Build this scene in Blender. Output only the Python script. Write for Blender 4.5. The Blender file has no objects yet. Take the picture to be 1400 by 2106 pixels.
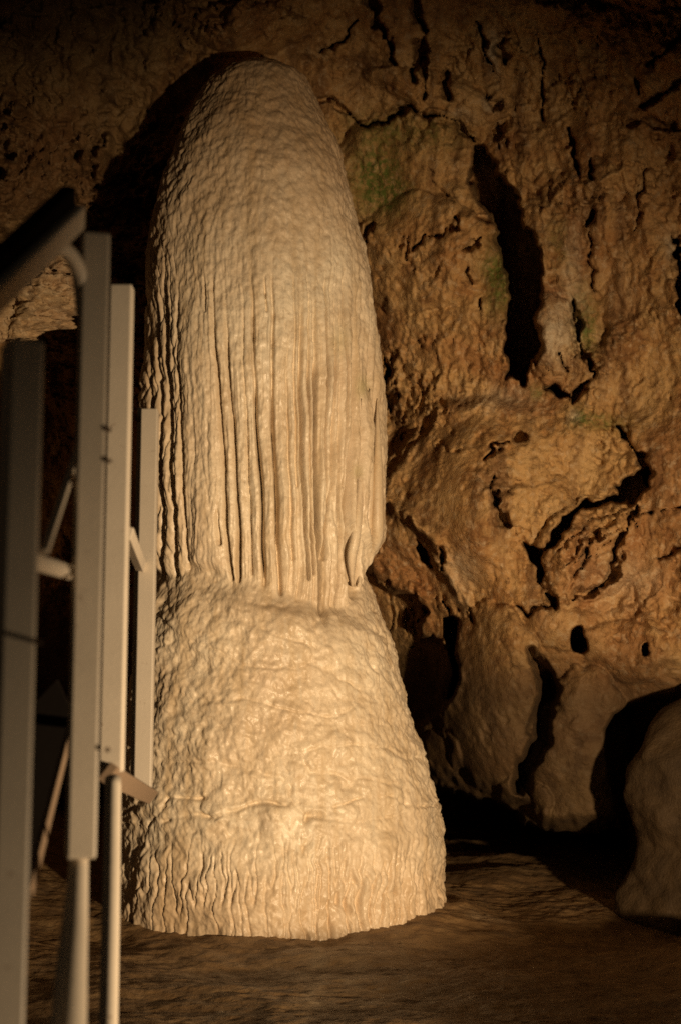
import bpy, bmesh, math, random
import numpy as np

# ------------------------------------------------------------------ camera, world, lamps, exposure
sc = bpy.context.scene
COL = sc.collection
TILT = math.radians(8.3)
F = 3110.0                      # focal length expressed in photograph pixels (35 mm lens, 23.7 mm tall frame)
CZ = 1.5                        # camera height above the cave floor
cam = bpy.data.cameras.new("camera")
camo = bpy.data.objects.new("camera", cam)
COL.objects.link(camo)
camo.location = (0, 0, CZ)
camo.rotation_euler = (math.radians(90) + TILT, 0, 0)
cam.sensor_fit = 'VERTICAL'
cam.sensor_height = 23.7
cam.lens = 35
cam.clip_start = 0.05
cam.clip_end = 200
cam.dof.use_dof = True
cam.dof.focus_distance = 8.8
cam.dof.aperture_fstop = 2.3
sc.camera = camo

world = bpy.data.worlds.new("World")
sc.world = world
world.use_nodes = True
bg = world.node_tree.nodes["Background"]
bg.inputs[0].default_value = (1.0, 0.80, 0.55, 1)     # a cave: no sky, only the faintest stray light
bg.inputs[1].default_value = 0.010

def spot(name, loc, aim, power, color, size, blend, radius):
    l = bpy.data.lights.new(name, 'SPOT')
    l.energy = power; l.color = color
    l.spot_size = math.radians(size); l.spot_blend = blend
    l.shadow_soft_size = radius
    o = bpy.data.objects.new(name, l)
    COL.objects.link(o)
    o.location = loc
    d = [aim[i] - loc[i] for i in range(3)]
    import mathutils
    o.rotation_euler = mathutils.Vector(d).to_track_quat('-Z', 'Y').to_euler()
    return o

# a show-cave floodlight on the stalagmite; an unseen fill added to brighten the railing
spot("cave_floodlight", (3.8, 1.4, 0.45), (0.35, 12.4, 2.3), 5900, (1.0, 0.715, 0.42), 52, 1.0, 0.16)
spot("railing_fill", (3.2, 2.15, 0.6), (-1.0, 5.0, 0.5), 1300, (1.0, 0.74, 0.46), 82, 1.0, 0.05)

vs = sc.view_settings
vs.view_transform = 'Standard'
vs.look = 'None'
vs.exposure = 0.0
vs.gamma = 1.0
vs.use_curve_mapping = False
sc.render.engine = 'CYCLES'
sc.cycles.use_denoising = False
sc.cycles.max_bounces = 5
sc.cycles.diffuse_bounces = 3
sc.cycles.glossy_bounces = 2
sc.cycles.sample_clamp_indirect = 3.0
sc.cycles.sample_clamp_direct = 6.0

# ------------------------------------------------------------------ numeric helpers
CT, ST = math.cos(TILT), math.sin(TILT)

def at(px, py, Y):
    """A point at depth Y (metres) seen at photograph pixel px, py."""
    a = (np.asarray(px, float) - 700) / F
    b = (1053 - np.asarray(py, float)) / F
    yy = CT - b * ST
    zz = ST + b * CT
    t = np.asarray(Y, float) / yy
    return np.stack(np.broadcast_arrays(a * t, yy * t, zz * t + CZ), -1)

def pix(P):
    x, y, z = P[..., 0], P[..., 1], P[..., 2] - CZ
    w = y * CT + z * ST
    v = -y * ST + z * CT
    return 700 + F * x / w, 1053 - F * v / w

def smooth(a, b, x):
    t = np.clip((x - a) / (b - a), 0, 1)
    return t * t * (3 - 2 * t)

_rng = np.random.RandomState(7)
_perm = _rng.permutation(512).astype(np.int64)
_grad = _rng.normal(size=(512, 3)); _grad /= np.linalg.norm(_grad, axis=1)[:, None]
_rnd = _rng.rand(512, 3)

def _h(i, j, k):
    return _perm[(_perm[(_perm[i & 511] + j) & 511] + k) & 511]

def perlin(P):
    P = np.asarray(P, float)
    I = np.floor(P).astype(np.int64); f = P - I
    w = f * f * f * (f * (f * 6 - 15) + 10)
    out = 0
    for dx in (0, 1):
        wx = w[..., 0] if dx else 1 - w[..., 0]
        for dy in (0, 1):
            wy = w[..., 1] if dy else 1 - w[..., 1]
            for dz in (0, 1):
                wz = w[..., 2] if dz else 1 - w[..., 2]
                g = _grad[_h(I[..., 0] + dx, I[..., 1] + dy, I[..., 2] + dz)]
                d = g[..., 0] * (f[..., 0] - dx) + g[..., 1] * (f[..., 1] - dy) + g[..., 2] * (f[..., 2] - dz)
                out = out + wx * wy * wz * d
    return out * 1.5

def fbm(P, octaves=3, gain=0.5):
    s, a = 0, 1.0
    for o in range(octaves):
        s = s + a * perlin(P * 2.03 ** o + 17.3 * o)
        a *= gain
    return s

def billow(P, octaves=3, gain=0.5):
    s, a = 0, 1.0
    for o in range(octaves):
        s = s + a * (np.abs(perlin(P * 2.03 ** o + 9.1 * o)) * 2 - 0.5)
        a *= gain
    return s

def worley(P):
    """distance to the nearest and second nearest feature point"""
    I = np.floor(P).astype(np.int64)
    d1 = np.full(P.shape[:-1], 9.0); d2 = d1.copy()
    for dx in (-1, 0, 1):
        for dy in (-1, 0, 1):
            for dz in (-1, 0, 1):
                c = I + np.array([dx, dy, dz])
                q = c + _rnd[_h(c[..., 0], c[..., 1], c[..., 2])]
                d = np.sqrt(((q - P) ** 2).sum(-1))
                d2 = np.minimum(d2, np.maximum(d, d1)); d1 = np.minimum(d1, d)
    return d1, d2

def seg_dist(X, Y, pts):
    """distance of X, Y to an open polyline and the fraction along it"""
    best = np.full(X.shape, 1e9); tt = np.zeros(X.shape)
    n = len(pts) - 1
    for i in range(n):
        ax, ay = pts[i]; bx, by = pts[i + 1]
        dx, dy = bx - ax, by - ay
        t = np.clip(((X - ax) * dx + (Y - ay) * dy) / (dx * dx + dy * dy + 1e-9), 0, 1)
        d = np.hypot(X - ax - t * dx, Y - ay - t * dy)
        m = d < best
        best = np.where(m, d, best); tt = np.where(m, (i + t) / n, tt)
    return best, tt

def poly_sd(X, Y, pts):
    """signed distance to a closed polygon, negative inside"""
    d, _ = seg_dist(X, Y, list(pts) + [pts[0]])
    ins = np.zeros(X.shape, bool)
    n = len(pts)
    for i in range(n):
        ax, ay = pts[i]; bx, by = pts[(i + 1) % n]
        if ay == by: continue
        c = ((ay > Y) != (by > Y)) & (X < (bx - ax) * (Y - ay) / (by - ay) + ax)
        ins ^= c
    return np.where(ins, -d, d)

def tps(cp, X, Y):
    cp = np.array(cp, float)
    c = cp[:, :2] / 1000.0; v = cp[:, 2]
    n = len(c)
    def U(r2): return np.where(r2 > 0, 0.5 * r2 * np.log(r2 + 1e-12), 0)
    r2 = ((c[:, None] - c[None]) ** 2).sum(-1)
    A = np.zeros((n + 3, n + 3)); A[:n, :n] = U(r2) + np.eye(n) * 0.004
    A[:n, n] = 1; A[:n, n + 1:] = c; A[n, :n] = 1; A[n + 1:, :n] = c.T
    w = np.linalg.solve(A, np.concatenate([v, np.zeros(3)]))
    out = w[n] + w[n + 1] * X / 1000 + w[n + 2] * Y / 1000
    for i in range(n):
        out = out + w[i] * U((X / 1000 - c[i, 0]) ** 2 + (Y / 1000 - c[i, 1]) ** 2)
    return out

def stops(spec):
    """grid lines: list of (from, to, step)"""
    out = []
    for a, b, s in spec:
        n = max(1, int(round((b - a) / s)))
        out.append(np.linspace(a, b, n, endpoint=False))
    out.append(np.array([spec[-1][1]]))
    return np.concatenate(out)

# ------------------------------------------------------------------ object helpers
def tag(o, label=None, cat=None, group=None, kind=None):
    if label: o["label"] = label
    if cat: o["category"] = cat
    if group: o["group"] = group
    if kind: o["kind"] = kind
    return o

def empty(name, loc):
    o = bpy.data.objects.new(name, None)
    o.location = loc
    o.empty_display_size = 0.2
    COL.objects.link(o)
    return o

def link(name, me, mat, parent=None):
    o = bpy.data.objects.new(name, me)
    if mat: me.materials.append(mat)
    COL.objects.link(o)
    if parent:
        o.parent = parent
        o.matrix_parent_inverse = parent.matrix_basis.inverted()
    return o

def quads_mesh(name, V, Q, attrs=None):
    """mesh out of vertices V and quads Q, unused vertices dropped"""
    used = np.zeros(len(V), bool); used[Q.ravel()] = True
    idx = np.cumsum(used) - 1
    V2 = V[used]; Q2 = idx[Q]
    me = bpy.data.meshes.new(name)
    me.vertices.add(len(V2)); me.vertices.foreach_set("co", V2.astype(np.float32).ravel())
    me.loops.add(Q2.size); me.loops.foreach_set("vertex_index", Q2.astype(np.int32).ravel())
    me.polygons.add(len(Q2))
    me.polygons.foreach_set("loop_start", np.arange(0, Q2.size, 4, dtype=np.int32))
    me.polygons.foreach_set("loop_total", np.full(len(Q2), 4, dtype=np.int32))
    me.polygons.foreach_set("use_smooth", np.ones(len(Q2), bool))
    for k, a in (attrs or {}).items():
        at_ = me.attributes.new(k, 'FLOAT', 'POINT')
        at_.data.foreach_set("value", a.ravel()[used].astype(np.float32))
    me.update(calc_edges=True)
    return me

def grid_quads(nr, nc, wrap=False):
    i = np.arange(nr - 1)[:, None]
    if wrap:
        j = np.arange(nc)[None]; j2 = (j + 1) % nc
    else:
        j = np.arange(nc - 1)[None]; j2 = j + 1
    i, j_, j2 = np.broadcast_arrays(i, j, j2)
    return np.stack([i * nc + j_, i * nc + j2, (i + 1) * nc + j2, (i + 1) * nc + j_], -1)

# ------------------------------------------------------------------ materials
class NT:
    def __init__(self, name):
        self.m = bpy.data.materials.new(name); self.m.use_nodes = True
        self.t = self.m.node_tree; self.n = self.t.nodes
        self.b = self.n["Principled BSDF"]
        self.tc = self.n.new("ShaderNodeTexCoord")
        self.geo = self.n.new("ShaderNodeNewGeometry")
    def lk(self, a, b): self.t.links.new(a, b)
    def mapping(self, scale):
        mp = self.n.new("ShaderNodeMapping"); mp.inputs["Scale"].default_value = scale
        self.lk(self.geo.outputs["Position"], mp.inputs["Vector"])
        return mp.outputs[0]
    def noise(self, scale, detail=4, rough=0.55, vec=None, dist=0.0):
        x = self.n.new("ShaderNodeTexNoise")
        x.inputs["Scale"].default_value = scale; x.inputs["Detail"].default_value = detail
        x.inputs["Roughness"].default_value = rough; x.inputs["Distortion"].default_value = dist
        self.lk(vec if vec is not None else self.geo.outputs["Position"], x.inputs["Vector"])
        return x.outputs["Fac"]
    def voro(self, scale, vec=None, feature='F1'):
        x = self.n.new("ShaderNodeTexVoronoi"); x.feature = feature
        x.inputs["Scale"].default_value = scale
        self.lk(vec if vec is not None else self.geo.outputs["Position"], x.inputs["Vector"])
        return x.outputs["Distance"]
    def ramp(self, fac, stops_):
        r = self.n.new("ShaderNodeValToRGB")
        e = r.color_ramp.elements
        while len(e) < len(stops_): e.new(0.5)
        for q, (p, c) in zip(e, stops_):
            q.position = p
            q.color = (c, c, c, 1) if isinstance(c, (int, float)) else (*c, 1)
        self.lk(fac, r.inputs[0])
        return r.outputs[0]
    def mix(self, fac, a, b, mode='MIX'):
        x = self.n.new("ShaderNodeMix"); x.data_type = 'RGBA'; x.blend_type = mode
        for s, v in ((x.inputs[0], fac), (x.inputs[6], a), (x.inputs[7], b)):
            if isinstance(v, (int, float)): s.default_value = v
            elif isinstance(v, tuple): s.default_value = (*v, 1)
            else: self.lk(v, s)
        return x.outputs[2]
    def math(self, op, a, b=0.0):
        x = self.n.new("ShaderNodeMath"); x.operation = op
        for s, v in ((x.inputs[0], a), (x.inputs[1], b)):
            if isinstance(v, (int, float)): s.default_value = v
            else: self.lk(v, s)
        return x.outputs[0]
    def attr(self, name):
        x = self.n.new("ShaderNodeAttribute"); x.attribute_name = name
        return x.outputs["Fac"]
    def bump(self, h, strength, dist):
        x = self.n.new("ShaderNodeBump")
        x.inputs["Strength"].default_value = strength; x.inputs["Distance"].default_value = dist
        self.lk(h, x.inputs["Height"])
        self.lk(x.outputs[0], self.b.inputs["Normal"])
    def color(self, c): self.lk(c, self.b.inputs["Base Color"])
    def rough(self, r):
        if isinstance(r, (int, float)): self.b.inputs["Roughness"].default_value = r
        else: self.lk(r, self.b.inputs["Roughness"])

def mat_wall():
    m = NT("cave_rock")
    big = m.noise(0.8, 5, 0.6, dist=0.6)
    med = m.noise(3.0, 6, 0.65, dist=0.4)
    fine = m.noise(14.0, 6, 0.7)
    c = m.ramp(big, [(0.30, (0.20, 0.095, 0.032)), (0.48, (0.34, 0.172, 0.055)), (0.62, (0.40, 0.235, 0.088)), (0.75, (0.30, 0.138, 0.040))])
    c = m.mix(m.ramp(med, [(0.35, 0.0), (0.62, 0.75)]), c, (0.47, 0.31, 0.14))
    c = m.mix(m.ramp(med, [(0.30, 0.7), (0.45, 0.0)]), c, (0.16, 0.075, 0.030))
    c = m.mix(m.ramp(m.noise(0.55, 4, 0.6, dist=1.0), [(0.48, 0.0), (0.60, 0.6)]), c, (0.24, 0.095, 0.030))
    streak = m.noise(1.0, 5, 0.6, vec=m.mapping((5.0, 2.0, 0.7)))
    c = m.mix(m.ramp(streak, [(0.50, 0.0), (0.64, 0.75)]), c, (0.13, 0.062, 0.024))
    c = m.mix(m.ramp(fine, [(0.52, 0.0), (0.70, 0.65)]), c, (0.52, 0.39, 0.24))
    c = m.mix(m.ramp(fine, [(0.30, 0.85), (0.46, 0.0)]), c, (0.10, 0.048, 0.020))
    # mineral and algae stains, then dimness put into the colour (float attributes on the mesh)
    alg = m.math('MULTIPLY', m.attr("algae"), m.ramp(m.noise(20, 5, 0.7), [(0.36, 0.12), (0.58, 1.0)]))
    c = m.mix(alg, c, (0.10, 0.125, 0.022))
    pale = m.math('MULTIPLY', m.attr("pale"), m.ramp(fine, [(0.3, 0.2), (0.6, 1.0)]))
    c = m.mix(pale, c, (0.52, 0.43, 0.30))
    dim = m.math('MULTIPLY', m.attr("dimmed"), 1.0)  # darkens the rock colour to imitate weak light
    c = m.mix(dim, c, m.mix(m.ramp(med, [(0.35, 0.0), (0.65, 1.0)]), (0.032, 0.019, 0.008), (0.064, 0.039, 0.017)))
    m.color(c)
    m.rough(m.ramp(med, [(0.3, 0.85), (0.7, 0.6)]))
    m.b.inputs['Specular IOR Level'].default_value = 0.25
    h = m.math('ADD', m.math('MULTIPLY', m.noise(45, 5, 0.65), 0.6), m.math('MULTIPLY', m.noise(16, 5, 0.7), 1.0))
    m.bump(h, 0.6, 0.03)
    return m.m

def mat_calcite():
    m = NT("calcite")
    big = m.noise(1.1, 4, 0.6, dist=0.5)
    med = m.noise(5.0, 5, 0.6)
    fine = m.noise(28.0, 5, 0.65)
    c = m.ramp(big, [(0.32, (0.62, 0.49, 0.345)), (0.52, (0.73, 0.61, 0.45)), (0.70, (0.78, 0.685, 0.53))])
    st = m.noise(1.0, 5, 0.6, vec=m.mapping((9.0, 5.0, 0.5)))
    c = m.mix(m.ramp(st, [(0.47, 0.0), (0.66, 0.65)]), c, (0.53, 0.395, 0.235))
    c = m.mix(m.ramp(m.noise(1.0, 5, 0.6, vec=m.mapping((22.0, 14.0, 1.1))), [(0.52, 0.0), (0.68, 0.5)]), c, (0.60, 0.52, 0.40))
    c = m.mix(m.ramp(med, [(0.30, 0.7), (0.47, 0.0)]), c, (0.54, 0.415, 0.27))
    c = m.mix(m.ramp(fine, [(0.30, 0.6), (0.48, 0.0)]), c, (0.47, 0.35, 0.22))
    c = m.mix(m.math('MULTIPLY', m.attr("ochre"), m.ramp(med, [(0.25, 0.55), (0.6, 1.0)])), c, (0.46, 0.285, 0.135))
    c = m.mix(m.math('MULTIPLY', m.attr("dirt_dark"), m.ramp(med, [(0.35, 0.4), (0.6, 1.0)])), c, (0.30, 0.215, 0.13))
    c = m.mix(m.attr("algae"), c, (0.34, 0.31, 0.12))
    m.color(c)
    m.rough(m.ramp(m.noise(9, 3), [(0.35, 0.55), (0.65, 0.30)]))
    m.b.inputs["Specular IOR Level"].default_value = 0.45
    h = m.math('ADD', m.math('MULTIPLY', m.noise(60, 4, 0.6), 0.5), m.noise(24, 4, 0.6))
    m.bump(h, 0.32, 0.014)
    return m.m

def mat_floor():
    m = NT("flowstone_floor")
    rp = m.noise(1.0, 6, 0.65, vec=m.mapping((2.6, 3.6, 3.0)), dist=0.5)
    med = m.noise(3.5, 5, 0.65)
    c = m.ramp(rp, [(0.24, (0.12, 0.068, 0.028)), (0.50, (0.22, 0.130, 0.055)), (0.68, (0.31, 0.20, 0.092))])
    c = m.mix(m.ramp(med, [(0.34, 0.7), (0.5, 0.0)]), c, (0.13, 0.078, 0.034))
    c = m.mix(m.attr("pale"), c, (0.36, 0.275, 0.175))
    m.color(c)
    m.rough(m.ramp(med, [(0.3, 0.75), (0.7, 0.45)]))
    h = m.math('ADD', m.math('MULTIPLY', m.noise(34, 5, 0.65), 0.5), m.noise(11, 5, 0.65))
    m.bump(h, 0.6, 0.022)
    return m.m

def mat_paint(name, col, worn):
    m = NT(name)
    med = m.noise(9, 5, 0.6)
    fine = m.noise(70, 4, 0.6)
    c = m.mix(m.ramp(med, [(0.35, 0.0), (0.7, 0.35)]), col, tuple(x * 0.78 for x in col))
    c = m.mix(m.ramp(m.noise(24, 6, 0.7), [(0.63, 0.0), (0.70, worn)]), c, (0.16, 0.085, 0.045))
    m.color(c); m.rough(0.5 if col[0] > 0.3 else 0.95)
    if col[0] < 0.1: m.b.inputs['Specular IOR Level'].default_value = 0.0
    m.bump(fine, 0.15, 0.003)
    return m.m

M_WALL, M_CALC, M_FLOOR = mat_wall(), mat_calcite(), mat_floor()
M_PAINT = mat_paint("cream_paint", (0.64, 0.55, 0.43), 0.6)
M_RUST = mat_paint("rusty_paint", (0.23, 0.155, 0.095), 0.9)
M_DARK = mat_paint("dark_grip", (0.014, 0.011, 0.009), 0.0)

# ------------------------------------------------------------------ cave wall and roof: a relief with real depth
gx = stops([(-1400, -60, 26), (-60, 1460, 2.9), (1460, 2700, 26)])
gy = stops([(-1500, -60, 26), (-60, 1820, 2.9), (1820, 2000, 20)])
PX, PY = np.meshgrid(gx, gy)

base_cp = [
    # px, py, depth in metres
    (-1400, -1500, 4.5), (-400, -1500, 5.5), (600, -1500, 6.0), (1800, -1500, 5.5), (2700, -1500, 4.5),
    (-1400, -600, 7.5), (0, -600, 9.2), (600, -600, 10.0), (1400, -600, 9.3), (2700, -600, 7.0),
    (-1400, 400, 10.0), (-600, 300, 11.2), (2700, 600, 9.0), (2000, 500, 11.0),
    (0, 0, 11.9), (250, 0, 12.4), (500, 20, 12.7), (750, 0, 12.9), (1000, 0, 12.6), (1200, 0, 12.2), (1400, 0, 11.7),
    (0, 200, 12.8), (0, 400, 13.0), (180, 250, 13.0), (320, 230, 13.15), (450, 110, 12.95), (540, 95, 13.15), (620, 120, 13.35),
    (200, 420, 13.7), (260, 600, 15.5), (500, 500, 15.0), (0, 560, 14.8), (100, 900, 18.0), (250, 1200, 18.0), (-500, 1100, 15.0), (-1400, 1300, 12.0),
    (500, 1200, 16.0), (100, 1600, 18.5), (500, 1700, 18.0),
    (700, 300, 14.0), (760, 600, 14.5), (850, 330, 13.9), (880, 450, 13.85), (880, 620, 13.9), (950, 760, 13.7), (820, 850, 14.6),
    (1050, 200, 13.2), (1150, 400, 13.0), (1250, 300, 12.8), (1400, 300, 12.5), (1250, 600, 12.9), (1400, 650, 12.5),
    (1150, 820, 13.1), (1050, 900, 13.25), (900, 960, 13.6), (1200, 960, 12.9), (1400, 950, 12.4), (820, 1060, 13.9),
    (950, 1130, 13.4), (1200, 1150, 13.0), (1400, 1200, 12.5), (880, 1250, 14.3), (1050, 1300, 13.2), (1250, 1300, 12.9), (1400, 1350, 12.7),
    (850, 1400, 14.6), (1010, 1450, 13.5), (1200, 1500, 13.2), (1400, 1500, 13.1), (1010, 1600, 13.9), (1200, 1650, 13.5), (1400, 1700, 13.1),
    (2000, 1300, 11.6), (2700, 1600, 9.5), (2000, 1900, 12.0), (1000, 1900, 14.6),
]
D = tps(base_cp, PX, PY)
P0 = at(PX, PY, D)

# warp the pixel coordinates a little so the drawn cracks get ragged borders
w1 = fbm(P0 * 3.2 + 3.0, 3, 0.6); w2 = fbm(P0 * 3.2 + 40.0, 3, 0.6)
WX = PX + 13 * w1; WY = PY + 13 * w2
w3 = fbm(P0 * 9 + 80.0, 2); WX2 = WX + 6 * w3; WY2 = WY + 6 * fbm(P0 * 9 + 120.0, 2)

# how rough the rock is: rough above, water-smoothed lobes below
rough = 1 - 0.80 * smooth(1180, 1420, PY - 0.06 * (PX - 900))
rough = np.maximum(rough, 1.9 * smooth(650, 350, PX) * smooth(1000, 700, PY))
rough = rough * (1 - 0.45 * np.exp(-(((PX - 850) / 120) ** 2 + ((PY - 370) / 110) ** 2)))
rough = rough * (0.45 + 0.75 * smooth(-0.25, 0.35, fbm(P0 * 1.0 + 300.0, 2)))
rough = rough * (1 - 0.7 * np.exp(-(((PX - 940) / 130) ** 2 + ((PY - 1080) / 120) ** 2)))
dz = 0.26 * fbm(P0 * 0.75, 2)
dz = dz + rough * (0.11 * fbm(P0 * np.array([2.4, 2.0, 1.5]), 3, 0.5))
dz = dz + rough * 0.085 * billow(P0 * np.array([1.3, 1.2, 0.9]) + 0.35 * np.stack([w1, w2, w1], -1), 3, 0.5)
ridg = np.abs(perlin(P0 * np.array([3.4, 3.0, 2.0]) + 5 + 0.5 * np.stack([w1, w2, w1], -1)))
dz = dz + rough * 0.040 * np.exp(-(ridg / 0.055) ** 2)                    # long thin seams
d1, d2 = worley(P0 * np.array([4.2, 4.2, 3.2]) + 0.7 * np.stack([w1, w2, w1], -1))
dz = dz + rough * (0.030 * (d1 - 0.5))                                   # knobs
def cell_value(P):
    I = np.floor(P).astype(np.int64)
    best = np.full(P.shape[:-1], 9.0); val = np.zeros(P.shape[:-1])
    for dx in (-1, 0, 1):
        for dy in (-1, 0, 1):
            for dz_ in (-1, 0, 1):
                c = I + np.array([dx, dy, dz_])
                h = _h(c[..., 0], c[..., 1], c[..., 2])
                e = (c + _rnd[h]) - P
                q = (e ** 2).sum(-1)
                m = q < best
                best = np.where(m, q, best)
                # every broken face has its own set-back and its own tilt
                val = np.where(m, (_rnd[h, 1] - 0.5) + 1.1 * (_rnd[h, 0] - 0.5) * e[..., 0] + 1.1 * (_rnd[h, 2] - 0.5) * e[..., 2], val)
    return val
facet = cell_value(P0 * np.array([2.6, 2.6, 1.7]) + 0.55 * np.stack([w2, w3, w1], -1))
facet2 = cell_value(P0 * np.array([7.5, 7.5, 5.0]) + 0.6 * np.stack([w3, w2, w1], -1) + 50)
dz = dz + rough * smooth(1300, 1150, PY) * (0.075 * facet + 0.020 * facet2)
d1b, d2b = worley(P0 * np.array([12.0, 12.0, 8.5]) + 0.8 * np.stack([w2, w1, w3], -1))
dz = dz + (0.08 + 0.92 * rough) * 0.014 * (d1b - 0.5)
dz = dz + (0.08 + 0.92 * rough) * 0.019 * fbm(P0 * np.array([9, 9, 6.5]), 5, 0.64)
u_ = P0[..., 0] + 0.16 * P0[..., 2] + 0.05 * w1
strk = fbm(np.stack([u_ * 4.6, P0[..., 1] * 1.5, P0[..., 2] * 0.45], -1) + 400, 4, 0.58)       # upright fluting of the upper right wall
dz = dz + 0.085 * strk * smooth(1000, 1120, PX + 0.2 * PY - 100) * smooth(860, 640, PY)
pit = fbm(P0 * np.array([6.5, 6.5, 4.5]) + 77, 3, 0.6)
dz = dz + rough * 0.075 * smooth(0.50, 0.85, pit)                         # pits

def slot(pts, depth, edge=5, warp=True):
    global dz
    X, Y = (WX2, WY2) if warp else (PX, PY)
    sd = poly_sd(X, Y, pts)
    dz = dz + depth * smooth(edge, -edge, sd)

w4 = fbm(P0 * 6.0 + 200.0, 3, 0.6)

def crack(pts, w, depth, taper=True):
    """a ragged split; the rock on its right stands a little proud"""
    global dz
    d, t = seg_dist(WX2, WY2, pts)
    xi = np.interp(t * (len(pts) - 1), np.arange(len(pts)), [p[0] for p in pts])
    ww = w * ((0.35 + 1.3 * np.sqrt(np.clip(t * (1 - t), 0, 1))) if taper else 1.0)
    ww = ww * np.clip(0.85 + 1.5 * w4, 0.12, 1.9)
    dz = dz + 0.62 * depth * smooth(1.35 * ww, 0.25 * ww, d)
    ends = np.clip(4 * t * (1 - t), 0, 1) if taper else 1.0
    dz = dz - ends * min(0.075, 0.011 * w) * np.exp(-(d / (14 + 2.0 * w)) ** 2) * smooth(-2, 10, WX2 - xi)

def lump(cx, cy, rx, ry, h, p=2.0, rot=0.0):
    """a swelling of the rock towards the viewer"""
    global dz
    c, s = math.cos(rot), math.sin(rot)
    u = ((WX - cx) * c + (WY - cy) * s) / rx; v = (-(WX - cx) * s + (WY - cy) * c) / ry
    dz = dz - h * np.clip(1 - (u * u + v * v), 0, 1) ** (1 / p)

# --- the big rounded swelling behind the stalagmite and its arched rim
lump(845, 430, 190, 215, 0.40, 2.0)
lump(870, 640, 200, 240, 0.30, 2.0)
crack([(745, 262), (800, 240), (840, 226), (885, 238), (940, 262), (985, 292)], 7, 0.45)
lump(515, 55, 120, 55, 0.35, 2.0)
lump(900, 195, 160, 40, 0.18, 2.0, 0.3)
# --- black fissure between that swelling and the right hand rock
FISS = [(972, 292), (996, 300), (1012, 330), (1030, 372), (1052, 402), (1076, 412), (1076, 452), (1094, 500), (1112, 560), (1113, 620),
        (1100, 668), (1108, 725), (1088, 750), (1072, 792), (1046, 775), (1036, 735), (1034, 690), (1042, 640), (1038, 560), (1026, 500),
        (1000, 440), (974, 400), (972, 340)]
slot(FISS, 1.6, 5)
lump(1128, 700, 46, 95, 0.22, 2.0, 0.1)
crack([(1178, 622), (1188, 680), (1192, 735), (1216, 772), (1186, 805), (1178, 830)], 9, 0.6)
slot([(1118, 795), (1135, 788), (1160, 808), (1172, 822), (1140, 818)], 0.9, 4)
crack([(1098, 742), (1112, 728)], 10, 0.5, False)
crack([(1155, 722), (1166, 760)], 5, 0.4)
# --- cracks of the upper rock
crack([(762, -20), (778, 50), (796, 95), (806, 135)], 9, 0.6)
crack([(846, -10), (866, 60), (868, 105), (846, 165)], 10, 0.6)
crack([(872, 120), (876, 200)], 4, 0.4)
crack([(980, 40), (996, 92), (1012, 152)], 5, 0.5)
crack([(1036, 84), (1044, 130)], 11, 0.5)
crack([(1000, 195), (1022, 218)], 14, 0.5)
crack([(918, 160), (922, 212)], 8, 0.5)
crack([(1022, 262), (1030, 300)], 14, 0.35)
crack([(1108, 80), (1115, 170), (1122, 240)], 4, 0.35)
crack([(1170, 262), (1178, 310), (1190, 352)], 8, 0.5)
crack([(1216, 318), (1218, 366)], 4, 0.4)
crack([(1206, 420), (1208, 470)], 6, 0.5)
crack([(1215, 480), (1215, 600)], 3, 0.25)
crack([(1404, 60), (1370, 100), (1338, 135)], 10, 0.4)
crack([(1402, 165), (1350, 200), (1310, 215)], 11, 0.4)
crack([(1302, 160), (1310, 190)], 6, 0.35)
crack([(1285, 262), (1310, 245), (1355, 258), (1405, 262)], 9, 0.4)
crack([(1330, 345), (1300, 470)], 3, 0.2)
crack([(1384, 495), (1394, 560), (1402, 640)], 12, 1.0)
crack([(1375, 480), (1392, 505)], 8, 0.5)
crack([(1105, -5), (1250, 10)], 14, 0.4)
crack([(660, 110), (700, 80), (740, 50)], 7, 0.4)
crack([(620, 190), (680, 205), (745, 262)], 6, 0.35)
# --- small ones on the swelling
crack([(936, 438), (948, 470)], 6, 0.35)
crack([(858, 512), (876, 488), (905, 480), (940, 466)], 6, 0.4)
crack([(975, 448), (1008, 455)], 8, 0.5)
crack([(945, 510), (990, 498)], 7, 0.4)
crack([(766, 448), (752, 500)], 8, 0.4)
crack([(962, 540), (968, 590)], 5, 0.3)
crack([(985, 610), (990, 640)], 4, 0.3)
crack([(832, 490), (840, 530)], 3, 0.2)
crack([(885, 350), (925, 425)], 3, 0.15)
crack([(788, 740), (798, 800), (796, 850)], 10, 0.7)
crack([(860, 712), (872, 690)], 5, 0.2)
# --- slab below: it stands forward of the swelling along a slanting lip
slab = [(782, 985), (830, 935), (880, 880), (915, 845), (990, 830), (1080, 850), (1150, 830), (1300, 860), (1500, 880), (1500, 1500), (1400, 1420),
        (1280, 1400), (1150, 1400), (1050, 1330), (985, 1240), (960, 1245), (905, 1170), (880, 1100), (800, 1035), (782, 1020)]
sd = poly_sd(WX, WY, slab)
dz = dz - 0.28 * smooth(26, -10, sd) * smooth(1150, 950, PX + 0.2 * (PY - 900))
crack([(895, 915), (930, 925), (960, 930)], 4, 0.10)
crack([(988, 942), (1002, 922), (1012, 912), (1045, 912), (1082, 898)], 6, 0.5)
crack([(1014, 980), (1020, 1010), (1030, 1004)], 5, 0.4)
crack([(1020, 1020), (1030, 1042), (1044, 1080)], 9, 0.6)
crack([(1278, 872), (1300, 918), (1318, 952), (1336, 996)], 8, 0.7)
slot([(1264, 988), (1300, 978), (1330, 968), (1340, 1000), (1300, 1020), (1250, 1032), (1200, 1052), (1168, 1088), (1142, 1112), (1116, 1136),
      (1130, 1104), (1160, 1066), (1198, 1040), (1250, 1022), (1272, 1012)], 0.9, 4)
slot([(1072, 1112), (1092, 1128), (1114, 1130), (1110, 1158), (1122, 1196), (1112, 1202), (1094, 1160)], 0.9, 4)
crack([(1122, 1218), (1140, 1228), (1138, 1250)], 10, 0.6)
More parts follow.
